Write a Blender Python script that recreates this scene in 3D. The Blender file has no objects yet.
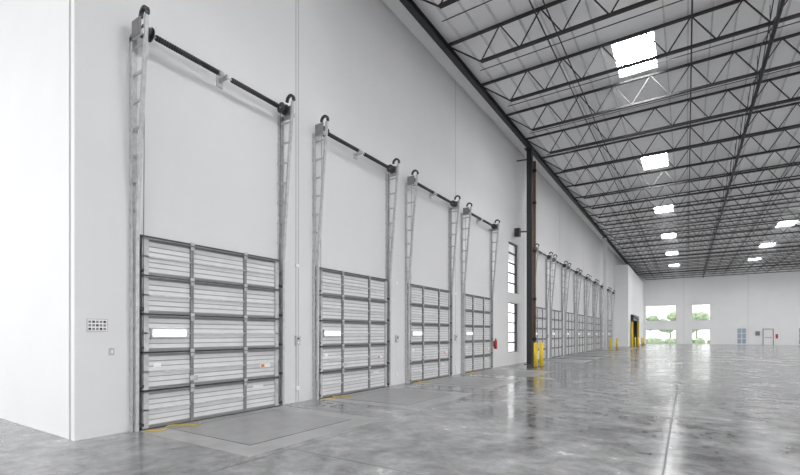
import bpy, bmesh, math, random
from mathutils import Vector, Matrix
random.seed(4)
S=bpy.context.scene
S.view_settings.view_transform='Standard'
S.view_settings.look='None'

# ---------------------------------------------------------------- materials
def mat(name,col,rough=0.6,metal=0.0,noise=0.0,nscale=3.0,emit=0.0,spec=0.5):
    m=bpy.data.materials.new(name); m.use_nodes=True
    nt=m.node_tree; b=nt.nodes['Principled BSDF']
    b.inputs['Base Color'].default_value=(*col,1)
    b.inputs['Roughness'].default_value=rough
    b.inputs['Metallic'].default_value=metal
    b.inputs['Specular IOR Level'].default_value=spec
    if emit>0:
        b.inputs['Emission Color'].default_value=(*col,1)
        b.inputs['Emission Strength'].default_value=emit
    if noise>0:
        tc=nt.nodes.new('ShaderNodeTexCoord'); n=nt.nodes.new('ShaderNodeTexNoise')
        n.inputs['Scale'].default_value=nscale; n.inputs['Detail'].default_value=5
        r=nt.nodes.new('ShaderNodeValToRGB')
        r.color_ramp.elements[0].position=0.3; r.color_ramp.elements[1].position=0.7
        r.color_ramp.elements[0].color=(*[c*(1-noise) for c in col],1)
        r.color_ramp.elements[1].color=(*[min(1,c*(1+noise)) for c in col],1)
        nt.links.new(tc.outputs['Object'],n.inputs['Vector'])
        nt.links.new(n.outputs['Fac'],r.inputs['Fac'])
        nt.links.new(r.outputs['Color'],b.inputs['Base Color'])
    return m
M={}
M['wall']=mat('wall_paint',(.70,.70,.705),.55,noise=.02,nscale=.6)
M['joint']=mat('wall_joint',(.36,.36,.365),.8,noise=.05)
M['wallw']=mat('wall_paint_white',(.85,.85,.855),.6,noise=.015,nscale=.8)
M['deck']=mat('roof_deck',(.94,.94,.945),.7,noise=.02,nscale=1.5)
M['steel']=mat('joist_steel',(.018,.018,.02),.5,noise=.2,nscale=4)
M['purlin']=mat('purlin',(.66,.665,.67),.6,noise=.1)
M['galv']=mat('galvanized',(.50,.505,.51),.38,metal=.25,noise=.15,nscale=12)
M['panel']=mat('door_panel',(.70,.70,.705),.36,noise=.04,nscale=5)
M['groove']=mat('door_groove',(.34,.34,.345),.5,noise=.05,nscale=5)
M['rail']=mat('door_rail',(.22,.22,.224),.42,metal=.2,noise=.1,nscale=8)
M['dark']=mat('dark_gap',(.05,.05,.052),.6,noise=.1)
M['black']=mat('black_paint',(.02,.02,.022),.4,noise=.1)
M['lite']=mat('door_lite_glow',(.95,.97,1),.3,emit=.9,noise=.0)  # weak glow stands in for daylight through the frosted pane
M['brown']=mat('primer_brown',(.16,.07,.045),.6,noise=.2,nscale=5)
M['yellow']=mat('safety_yellow',(.85,.60,.02),.4,noise=.05)
M['red']=mat('red_enamel',(.45,.03,.02),.35,noise=.05)
M['white']=mat('white_enamel',(.85,.85,.86),.4,noise=.02)
M['leaf']=mat('foliage',(.34,.44,.28),.8,noise=.35,nscale=2.5)
M['bark']=mat('bark',(.22,.18,.14),.9,noise=.3,nscale=6)
M['bounce_ground']=mat('bounce_apron',(.62,.62,.61),.9,noise=.1)  # pale ground, brightened to bounce light up to the ceiling
M['orange']=mat('label_orange',(.7,.25,.05),.5,noise=.05)
M['blueglass']=mat('tinted_glass',(.30,.38,.47),.1,noise=.1,nscale=2)
M['plate']=mat('leveler_steel',(.31,.31,.312),.32,metal=.1,noise=.14,nscale=3)
M['curb']=mat('leveler_curb',(.35,.35,.35),.3,noise=.18,nscale=2.5)
M['sky']=mat('skylight_acrylic',(1,1,1),.4,emit=46)  # panel emits light itself, in place of daylight from above
M['fjoint']=mat('floor_joint_filler',(.08,.08,.08),.6,noise=.1)
# floor concrete
def floor_mat():
    m=bpy.data.materials.new('polished_concrete'); m.use_nodes=True
    nt=m.node_tree; b=nt.nodes['Principled BSDF']; L=nt.links
    tc=nt.nodes.new('ShaderNodeTexCoord')
    def N(s,d,rough=.6,dist=0):
        n=nt.nodes.new('ShaderNodeTexNoise'); n.inputs['Scale'].default_value=s
        n.inputs['Detail'].default_value=d; n.inputs['Roughness'].default_value=rough
        n.inputs['Distortion'].default_value=dist
        L.new(tc.outputs['Object'],n.inputs['Vector']); return n
    a=N(.45,8,.68,.8); c=N(2.6,8,.75,.3)
    mix=nt.nodes.new('ShaderNodeMath'); mix.operation='MULTIPLY_ADD'
    mix.inputs[1].default_value=.5
    sc=nt.nodes.new('ShaderNodeMath'); sc.operation='MULTIPLY'; sc.inputs[1].default_value=.5
    L.new(a.outputs['Fac'],sc.inputs[0]); L.new(c.outputs['Fac'],mix.inputs[0]); L.new(sc.outputs[0],mix.inputs[2])
    r=nt.nodes.new('ShaderNodeValToRGB')
    r.color_ramp.elements[0].position=.38; r.color_ramp.elements[0].color=(.11,.11,.112,1)
    r.color_ramp.elements[1].position=.61; r.color_ramp.elements[1].color=(.40,.40,.402,1)
    e=r.color_ramp.elements.new(.5); e.color=(.25,.25,.252,1)
    L.new(mix.outputs[0],r.inputs['Fac']); L.new(r.outputs['Color'],b.inputs['Base Color'])
    rr=nt.nodes.new('ShaderNodeMapRange'); rr.inputs['From Min'].default_value=.38; rr.inputs['From Max'].default_value=.62
    rr.inputs['To Min'].default_value=.10; rr.inputs['To Max'].default_value=.28
    L.new(mix.outputs[0],rr.inputs['Value']); L.new(rr.outputs['Result'],b.inputs['Roughness'])
    b.inputs['Specular IOR Level'].default_value=.5
    bp=nt.nodes.new('ShaderNodeBump'); bp.inputs['Strength'].default_value=.015; bp.inputs['Distance'].default_value=.02
    w=N(1.1,3); L.new(w.outputs['Fac'],bp.inputs['Height']); L.new(bp.outputs['Normal'],b.inputs['Normal'])
    return m
M['floor']=floor_mat()

# ---------------------------------------------------------------- builder
class B:
    def __init__(s,name,mats):
        s.name=name; s.bm=bmesh.new(); s.m=mats
    def _mi(s,k): return s.m.index(k)
    def box(s,x0,x1,y0,y1,z0,z1,k):
        vs=[s.bm.verts.new((x,y,z)) for x in (x0,x1) for y in (y0,y1) for z in (z0,z1)]
        for f in ((0,1,3,2),(4,6,7,5),(0,4,5,1),(2,3,7,6),(0,2,6,4),(1,5,7,3)):
            fc=s.bm.faces.new([vs[i] for i in f]); fc.material_index=s._mi(k)
    def beam(s,p,q,w,h,k):
        p=Vector(p);q=Vector(q);d=(q-p); 
        if d.length<1e-6:return
        d.normalize()
        up=Vector((0,1,0)) if abs(d.y)<.9 else Vector((0,0,1))
        a=d.cross(up).normalized(); b=d.cross(a).normalized()
        vs=[]
        for c in (p,q):
            for sa,sb in((-1,-1),(1,-1),(1,1),(-1,1)):
                vs.append(s.bm.verts.new(c+a*sa*w/2+b*sb*h/2))
        for f in((3,2,1,0),(4,5,6,7),(0,1,5,4),(1,2,6,5),(2,3,7,6),(3,0,4,7)):
            fc=s.bm.faces.new([vs[i] for i in f]); fc.material_index=s._mi(k)
    def cyl(s,p,q,r,k,n=14,r2=None):
        p=Vector(p);q=Vector(q);d=(q-p).normalized(); r2=r if r2 is None else r2
        up=Vector((0,0,1)) if abs(d.z)<.9 else Vector((1,0,0))
        a=d.cross(up).normalized(); b=d.cross(a).normalized()
        A=[];C=[]
        for i in range(n):
            t=2*math.pi*i/n; o=a*math.cos(t)+b*math.sin(t)
            A.append(s.bm.verts.new(p+o*r)); C.append(s.bm.verts.new(q+o*r2))
        for i in range(n):
            f=s.bm.faces.new((A[i],A[(i+1)%n],C[(i+1)%n],C[i])); f.material_index=s._mi(k); f.smooth=True
        for ring in (A[::-1],C):
            f=s.bm.faces.new(ring); f.material_index=s._mi(k)
    def sphere(s,c,r,k,sub=2,sz=1.0,jit=0):
        g=bmesh.ops.create_icosphere(s.bm,subdivisions=sub,radius=r)
        for v in g['verts']:
            v.co.z*=sz
            if jit: v.co*=1+random.uniform(-jit,jit)
            v.co+=Vector(c)
        fs=set(f for v in g['verts'] for f in v.link_faces)
        for f in fs: f.material_index=s._mi(k); f.smooth=not jit
    def mesh(s):
        bmesh.ops.recalc_face_normals(s.bm,faces=s.bm.faces)
        me=bpy.data.meshes.new(s.name); s.bm.to_mesh(me); s.bm.free()
        for k in s.m: me.materials.append(M[k])
        return me
    def obj(s,loc=(0,0,0)):
        o=bpy.data.objects.new(s.name,s.mesh()); o.location=loc; S.collection.objects.link(o); return o
def inst(name,me,loc):
    o=bpy.data.objects.new(name,me); o.location=loc; S.collection.objects.link(o); return o
def cells(b,a0,a1,c0,c1,holes,fn):
    xs=sorted(set([a0,a1]+[v for h in holes for v in h[:2]])); ys=sorted(set([c0,c1]+[v for h in holes for v in h[2:]]))
    for i in range(len(xs)-1):
        run=None
        for j in range(len(ys)-1):
            mx=(xs[i]+xs[i+1])/2; my=(ys[j]+ys[j+1])/2
            solid=not any(h[0]<mx<h[1] and h[2]<my<h[3] for h in holes)
            if solid:
                if run is None: run=ys[j]
                end=ys[j+1]
            if (not solid or j==len(ys)-2) and run is not None:
                fn(xs[i],xs[i+1],run,end); run=None

Y0=2.715; YE=79.7; ZR=11.04; XR=44.0; YB=-14.0
# ---------------------------------------------------------------- floor
b=B('floor',['floor']); b.box(-12,XR,YB,YE+.3,-.3,0,'floor'); b.obj()
b=B('ground_outside',['bounce_ground']); b.box(-80,120,-80,180,-.45,-.31,'bounce_ground'); b.obj()
b=B('floor_joints',['fjoint'])
for x in (-5,7.06,13.2,19.3,25.4):
    b.box(x-.009,x+.009,YB,YE-.1,0,.0015,'fjoint')
for y in [-2+6.1*i for i in range(14)]:
    b.box(2.9,XR,y-.006,y+.006,0,.0015,'fjoint')
b.box(2.9-.005,2.9+.005,YB,YE-.1,0,.0015,'fjoint')
b.obj()

# ---------------------------------------------------------------- dock wall
win=[(20.85,22.35,3.57,6.07),(20.85,22.35,.6,3.07)]
b=B('wall_left',['wall','joint'])
cells(b,Y0,YE,0,ZR,win,lambda a,c,d,e:b.box(-.25,0,a,c,d,e,'wall'))
for y in (6.93,7.0,14.98,23.2,31.2,39.2,47.2,55.2):
    b.box(0,.003,y-.008,y+.008,0,ZR,'joint')
b.obj()
b=B('wall_return',['wallw','joint'])
b.box(-12,-.251,Y0,Y0+.25,0,ZR,'wallw')
b.box(-.25,-.17,Y0-.012,Y0-.0005,0,ZR,'wallw'); b.box(-.17,-.155,Y0-.003,Y0-.0005,0,ZR,'joint')
b.box(-.10,0,Y0-.012,Y0-.0005,0,ZR,'wallw')
b.obj()
b=B('window_1',['dark','white'])
for (a,c,d,e) in win:
    for i in range(6):
        z=d+(e-d)*i/5; b.box(-.16,-.08,a,c,z-.03,z+.03,'dark')
    for y in (a+.03,c-.03): b.box(-.16,-.08,y-.03,y+.03,d,e,'dark')
b.obj()
PX=1.5
b=B('wall_projection',['wallw','joint'])
holes=[(60.9,68.2,0,3.5)]
cells(b,58,YE,0,9.6,holes,lambda a,c,d,e:b.box(PX-.2,PX,a,c,d,e,'wallw'))
b.box(0.01,PX-.2,58,58.2,0,9.6,'wallw'); b.box(.01,PX,58,YE,9.6,9.7,'wallw')
b.obj()

# ---------------------------------------------------------------- end wall
ew=[(1.86,5.88,3.55,5.95),(1.86,5.88,.05,2.2),(7.94,10.16,3.55,5.95),(7.94,10.16,.05,2.2)]
b=B('wall_end',['wallw','joint'])
cells(b,-.25,XR,0,ZR,ew,lambda a,c,d,e:b.box(a,c,YE,YE+.25,d,e,'wallw'))
for x in (6.9,14.6,22.3,30): b.box(x-.01,x+.01,YE-.004,YE-.001,0,ZR,'joint')
b.obj()
for n,(a,c,d,e) in enumerate(ew):
    b=B('window_%d'%(n+2),['galv'])
    k=3 if c-a>3 else 2
    for i in range(k+1):
        x=a+(c-a)*i/k; b.box(x-.03,x+.03,YE+.08,YE+.16,d,e,'galv')
    for z in (d+.03,e-.03): b.box(a,c,YE+.08,YE+.16,z-.03,z+.03,'galv')
    b.obj()
for n,(a,c) in enumerate([(13.35,14.4),(20.0,21.0),(26.5,27.5)]):
    b=B('window_%d'%(n+6),['blueglass','white'])
    b.box(a,c,YE-.03,YE-.01,.15,2.3,'blueglass')
    for x in (a,(a+c)/2,c): b.box(x-.04,x+.04,YE-.06,YE-.01,.1,2.35,'white')
    for z in (.12,.85,1.6,2.33): b.box(a,c,YE-.06,YE-.01,z-.03,z+.03,'white')
    b.obj()
b=B('exit_door',['white','rail','black','red'])
b.box(16.3,17.3,YE-.05,YE-.005,.01,2.15,'white')
for x in (16.25,17.35): b.box(x-.05,x+.05,YE-.08,YE-.004,0,2.2,'rail')
b.box(16.2,17.4,YE-.08,YE-.004,2.15,2.25,'rail'); b.box(16.4,17.2,YE-.1,YE-.05,.98,1.03,'black')
b.box(17.6,17.85,YE-.12,YE-.005,.9,1.5,'red')
b.box(15.4,15.9,YE-.12,YE-.005,1.3,1.9,'rail')
b.obj()

# ---------------------------------------------------------------- roof
SK=[]
for j,x in enumerate((5.8,14.5,23.2,31.9,40.4)):  # right-hand rows lie out of view, added for their light
    for k in range(-2,6):
        y=17.05+11*k
        if y+1.3<YE: SK.append((x-.6,x+.6,y-1.1,y+1.1))
b=B('ceiling',['deck'])
cells(b,-12,XR,YB,YE+.25,SK,lambda a,c,d,e:b.box(a,c,d,e,ZR,ZR+.12,'deck'))
b.obj()
b=B('skylight',['white','sky'])
for (a,c,d,e) in SK:
    z=ZR; t=.04
    b.box(a-t,a,d-t,e+t,z+.12,z+.3,'white'); b.box(c,c+t,d-t,e+t,z+.12,z+.3,'white')
    b.box(a,c,d-t,d,z+.12,z+.3,'white'); b.box(a,c,e,e+t,z+.12,z+.3,'white')
    b.box(a,c,d,e,z+.27,z+.31,'sky')
b.obj()
b=B('roof_purlins',['purlin'])
x=.6
while x<XR:
    if not any(s[0]-.05<x<s[1]+.05 for s in SK): b.box(x-.02,x+.02,YB,YE-.1,ZR-.07,ZR,'purlin')
    x+=.61
b.obj()
JS=2.75; JY0=15.63-JS*10
b=B('roof_joists',['steel'])
zt=ZR-.08; zb=ZR-1.02
b.box(.7,XR,-.05,.05,zt-.06,zt,'steel')
b.box(1.9,XR,-.05,.05,zb-.035,zb+.035,'steel')
b.beam((.75,0,zt-.05),(1.9,0,zb),.04,.04,'steel')
x=1.9; P=.61
while x+2*P<XR:
    b.beam((x,0,zb),(x+P,0,zt-.03),.032,.032,'steel')
    b.beam((x+P,0,zt-.03),(x+2*P,0,zb),.032,.032,'steel')
    x+=2*P
o=b.obj((0,JY0,0))
md=o.modifiers.new('array','ARRAY'); md.use_relative_offset=False; md.use_constant_offset=True
md.constant_offset_displace=(0,JS,0); md.count=int((YE-JY0)/JS)+1
b=B('joist_bridging',['steel'])
for x in (3.9,7.4,12.0,16.6,21.0,27,33):
    b.box(x-.015,x+.015,YB,YE-.1,zb+.035,zb+.06,'steel')
    b.box(x-.015,x+.015,YB,YE-.1,zt-.1,zt-.075,'steel')
for x in (9.3,24.5):
    for i in range(int((YE-JY0)/JS)):
        y=JY0+i*JS
        b.beam((x,y,zb),(x,y+JS,zt-.06),.025,.025,'steel'); b.beam((x,y,zt-.06),(x,y+JS,zb),.025,.025,'steel')
b.obj()
b=B('sprinkler_pipe',['steel'])
b.cyl((9.3,YB,zb-.12),(9.3,YE-.1,zb-.12),.055,'steel')
for i in range(0,33,1):
    y=JY0+.9+i*JS
    if y>YE-1: break
    b.cyl((1.5,y,zb+.3),(XR-1,y,zb+.3),.014,'steel',6)
    b.cyl((9.3,y,zb-.1),(9.3,y,ZR-.001),.01,'steel',6)
b.obj()
b=B('eave_girder',['steel'])
b.box(.62,.80,YB,YE-1,ZR-.30,ZR-.27,'steel'); b.box(.69,.73,YB,YE-1,ZR-.27,ZR-.12,'steel'); b.box(.62,.80,YB,YE-1,ZR-.13,ZR-.1,'steel')
b.obj()
b=B('steel_column',['black','brown','steel'])
b.box(-.12,.12,-.12,.12,.02,ZR-.32,'black'); b.box(-.22,.22,-.22,.22,0,.025,'black'); b.box(-.2,.2,-.22,.22,ZR-.34,ZR-.3,'black')
b.cyl((.18,.2,.02),(.18,.2,ZR-.9),.07,'brown')
for z in (1.2,3.2,5.6,8.0,9.6): b.cyl((.18,.2,z),(.18,.2,z+.14),.09,'black'); b.box(-.02,.2,.1,.25,z+.03,z+.09,'black')
b.beam((0,-.1,6.6),(-.45,-.35,6.6),.06,.06,'black'); b.box(-.6,-.35,-.55,-.3,6.35,6.75,'black')
b.beam((0,-.1,10.2),(-.6,-.2,10.2),.05,.05,'steel')
b.obj((.72,21.9,0))
b=B('steel_column',['wall','steel'])
b.box(-.14,.14,-.14,.14,.02,ZR-.32,'wall'); b.box(-.25,.25,-.25,.25,0,.025,'wall')
b.box(-.2,.2,-.22,.22,ZR-.34,ZR-.3,'steel')
b.obj((.72,46,0))

# ---------------------------------------------------------------- dock doors
W=2.90
b=B('dock_door',['panel','groove','rail','dark','galv','black','lite','white','orange'])
H=3.06; n=5; sh=H/n
b.box(.005,.02,0.0,W,0,H+.04,'dark')
for i in range(n):
    z=i*sh
    b.box(.02,.045,.06,W-.06,z+.012,z+sh-.012,'groove')
    for j in range(6):
        zz=z+.065+j*.083
        b.box(.045,.057,.06,W-.06,zz,zz+.066,'panel')
    b.box(.045,.075,.06,W-.06,z+.012,z+.045,'rail'); b.box(.045,.075,.06,W-.06,z+sh-.045,z+sh-.012,'rail')
    b.box(.075,.13,.06,W-.06,z+sh-.03,z+sh-.012,'rail')
    b.box(.055,.09,.06,W-.06,z+sh*.5-.012,z+sh*.5+.012,'galv')
    for y,w in ((.06,.10),(.87,.055),(1.97,.055),(W-.16,.10)):
        b.box(.045,.09,y,y+w,z+.02,z+sh-.02,'rail' if w<.08 else 'galv')
    for y in (.9,2.0): b.box(.09,.105,y-.035,y+.035,z+sh-.09,z+sh+.04,'galv')
    for y in (.02,W-.02): b.cyl((.10,y-.05,z+.08),(.10,y+.05,z+.08),.028,'dark',8)
b.box(.02,.06,.04,W-.04,0,.03,'black')
b.box(.055,.102,.20,.80,1.45,1.62,'galv'); b.box(.102,.106,.22,.78,1.48,1.59,'lite')
b.box(.09,.094,2.35,2.6,.84,.92,'white'); b.box(.094,.096,2.37,2.45,.85,.91,'orange')
b.box(.055,.062,2.2,2.45,.44,.5,'white'); b.box(.055,.062,.25,.37,.99,1.05,'white')
b.box(.09,.125,.84,.98,.72,.80,'galv')
ZT=6.22
for sgn,y in ((-1,-.03),(1,W+.03)):
    b.box(.0,.012,y-.05,y+.05,0,ZT-.05,'galv'); b.box(.012,.08,y-.01+sgn*.05,y+.01+sgn*.05,0,ZT-.05,'galv')
    pts=[(.10,0),(.115,3.1),(.26,4.9),(.40,ZT+.15)]
    for (x0,z0),(x1,z1) in zip(pts,pts[1:]):
        b.beam((x0,y,z0),(x1,y,z1),.055,.05,'galv')
    def tx(z):
        for (x0,z0),(x1,z1) in zip(pts,pts[1:]):
            if z0<=z<=z1: return x0+(x1-x0)*(z-z0)/(z1-z0)
        return .40
    z=.35
    while z<ZT-.2:
        b.beam((.0,y+sgn*.01,z),(tx(z),y+sgn*.01,z),.04,.02,'galv')
        b.box(.0,.02,y-.06,y+.06,z-.03,z+.03,'galv')
        z+=.42 if z>3 else .62
    b.box(.0,.40,y-.01+sgn*.05,y+.01+sgn*.05,ZT-.16,ZT-.08,'galv')
    b.box(.10,.34,y-.012+sgn*.06,y+.012+sgn*.06,ZT-.14,ZT+.12,'rail')
    yc=y-sgn*.1
    b.cyl((.22,yc-.05,ZT),(.22,yc+.05,ZT),.09,'black',18); b.cyl((.22,yc-.062,ZT),(.22,yc-.05,ZT),.11,'dark',18); b.cyl((.22,yc+.05,ZT),(.22,yc+.062,ZT),.11,'dark',18)
    pr=None
    for i in range(8):
        a=math.pi*(-.1+i/7*1.15); p=(.33+.10*math.cos(a),y,ZT+.19+.10*math.sin(a))
        if pr: b.beam(pr,p,.045,.05,'black')
        pr=p
    b.cyl((.14,yc,ZT),(.09,yc,.1),.005,'dark',5)
b.cyl((.22,-.05,ZT),(.22,W+.05,ZT),.016,'galv')
b.cyl((.22,.2,ZT),(.22,W/2-.14,ZT),.042,'black'); b.cyl((.22,W/2+.14,ZT),(.22,W-.2,ZT),.042,'black')
for i in range(60):
    y=.22+i*.041
    if abs(y-W/2)>.16: b.cyl((.22,y,ZT),(.22,y+.014,ZT),.048,'dark',10)
b.cyl((.22,W/2-.12,ZT),(.22,W/2-.05,ZT),.055,'galv'); b.box(0,.25,W/2+.02,W/2+.05,ZT-.04,ZT+.04,'galv'); b.box(0,.02,W/2-.03,W/2+.10,ZT-.12,ZT+.10,'galv')
dm=b.mesh()
ys=[3.53+4.0*i for i in range(4)]+[24.6+4.0*i for i in range(8)]
for y in ys: inst('dock_door',dm,(.001,y,0))

b=B('dock_leveler',['plate','dark','curb','yellow','fjoint'])
b.box(.14,2.75,-.35,2.55,0,.002,'curb')
b.box(.15,2.3,.02,2.18,.002,.004,'fjoint'); b.box(.16,2.29,.03,2.17,.004,.007,'plate')
b.box(.40,.41,.05,2.15,.007,.0085,'dark')
lm=b.mesh()
for y in ys: inst('dock_leveler',lm,(.0,y+.35,0.0005))
b=B('safety_cord',['yellow'])
pr=None
for i in range(40):
    t=i/39; p=(.22+.14*math.sin(t*9)+.12*t,-.05+t*.8,.016)
    if pr: b.cyl(pr,p,.007,'yellow',6)
    pr=p
cm=b.mesh()
for y in ys[:4]: inst('safety_cord',cm,(.02,y+.1,0.002))
b=B('control_box',['galv','black','white'])
b.box(0,.06,0,.12,1.27,1.48,'galv'); b.box(.06,.075,.03,.07,1.4,1.44,'black'); b.box(.06,.075,.03,.07,1.31,1.35,'white')
b.box(.0,.015,.055,.07,.35,1.27,'white'); b.box(0,.04,.02,.11,.27,.36,'white')
b.box(0,.03,.02,.11,3.0,3.08,'white')
bm_=b.mesh()
for y in ys[:3]+ys[4:-1]: inst('control_box',bm_,(.001,y+3.36,0))
b=B('wall_switch',['white','galv']); b.box(0,.02,0,.07,1.2,1.31,'galv'); b.box(.02,.028,.025,.045,1.23,1.28,'white'); b.obj((.001,3.15,0))
b=B('safety_placard',['white','rail','dark'])
b.box(0,.006,0,.27,1.56,1.74,'rail'); b.box(.006,.008,.006,.264,1.566,1.734,'white')
for i in range(5):
    for j in range(3):
        b.box(.008,.009,.018+i*.049,.018+i*.049+.036,1.578+j*.052,1.578+j*.052+.034,'rail' if (i+j)%3 else 'dark')
b.obj((.001,2.86,0))
b=B('fire_extinguisher',['red','black','white'])
b.cyl((.09,0,.85),(.09,0,1.2),.065,'red',16); b.cyl((.09,0,1.2),(.09,0,1.27),.065,'red',16,.025); b.box(.07,.11,-.03,.03,1.27,1.32,'black')
b.beam((.09,.03,1.3),(.09,.1,1.2),.02,.02,'black'); b.beam((.09,.1,1.2),(.09,.1,.95),.02,.02,'black'); b.box(0,.025,-.04,.04,.95,1.2,'black')
b.obj((.001,18.9,0))
b=B('safety_bollard',['yellow','black'])
b.cyl((0,0,0),(0,0,1.08),.09,'yellow',20); b.sphere((0,0,1.08),.09,'yellow',3,.6); b.cyl((0,0,0),(0,0,.012),.15,'black',20)
bo=b.mesh()
for p in ((1.42,20.5),(1.55,20.95),(1.35,45.0),(1.8,45.6),(2.1,59.6),(2.1,69.0),(2.4,60.4),(2.1,72)):
    inst('safety_bollard',bo,(p[0],p[1],0))
b=B('drive_in_door_frame',['black','dark','yellow'])
b.box(PX-.25,PX+.12,60.7,61.1,0,3.6,'black'); b.box(PX-.25,PX+.12,68.0,68.4,0,3.6,'black'); b.box(PX-.25,PX+.3,60.7,68.4,3.2,3.9,'black')
b.box(.3,.35,60.9,68.2,0,3.5,'dark')  # dark sheet behind the open doorway stands for the shade inside
b.beam((PX+.1,60.6,3.9),(PX+.9,60.6,3.2),.1,.1,'black'); b.box(PX+.12,PX+.3,60.3,60.6,0,3.0,'yellow'); b.box(PX+.12,PX+.3,68.5,68.9,0,3.2,'yellow')
b.obj()
def tree(x,y,h):
    b=B('tree',['leaf','bark'])
    b.cyl((0,0,-.32),(0,0,h*.55),.16,'bark',10,.09)
    for i in range(9):
        b.sphere((random.uniform(-1.4,1.4),random.uniform(-1.2,1.2),h*.45+random.uniform(0,h*.45)),random.uniform(.6,1.1),'leaf',3,.9,.08)
    b.obj((x,y,0))
for i in range(5): tree(-3+i*3.9,92+random.uniform(-2,3),random.uniform(4.5,5.6))
b=B('hedge',['leaf'])
for i in range(60): b.sphere((random.uniform(-8,30),0+random.uniform(-.5,.5),.1),random.uniform(.6,.9),'leaf',2,1,.1)
b.obj((0,86.5,0))

# ---------------------------------------------------------------- light
w=bpy.data.worlds.new('World'); S.world=w; w.use_nodes=True
nt=w.node_tree; bg=nt.nodes['Background']
bg.inputs[0].default_value=(.985,.99,1,1); bg.inputs[1].default_value=2.35

cam=bpy.data.cameras.new('camera'); co=bpy.data.objects.new('camera',cam); S.collection.objects.link(co)
co.location=(7.28,0,1.52); co.rotation_euler=(math.pi/2,0,math.radians(33.1))
cam.sensor_width=36; cam.lens=19.8; cam.shift_y=.1206; cam.clip_end=500
S.camera=co
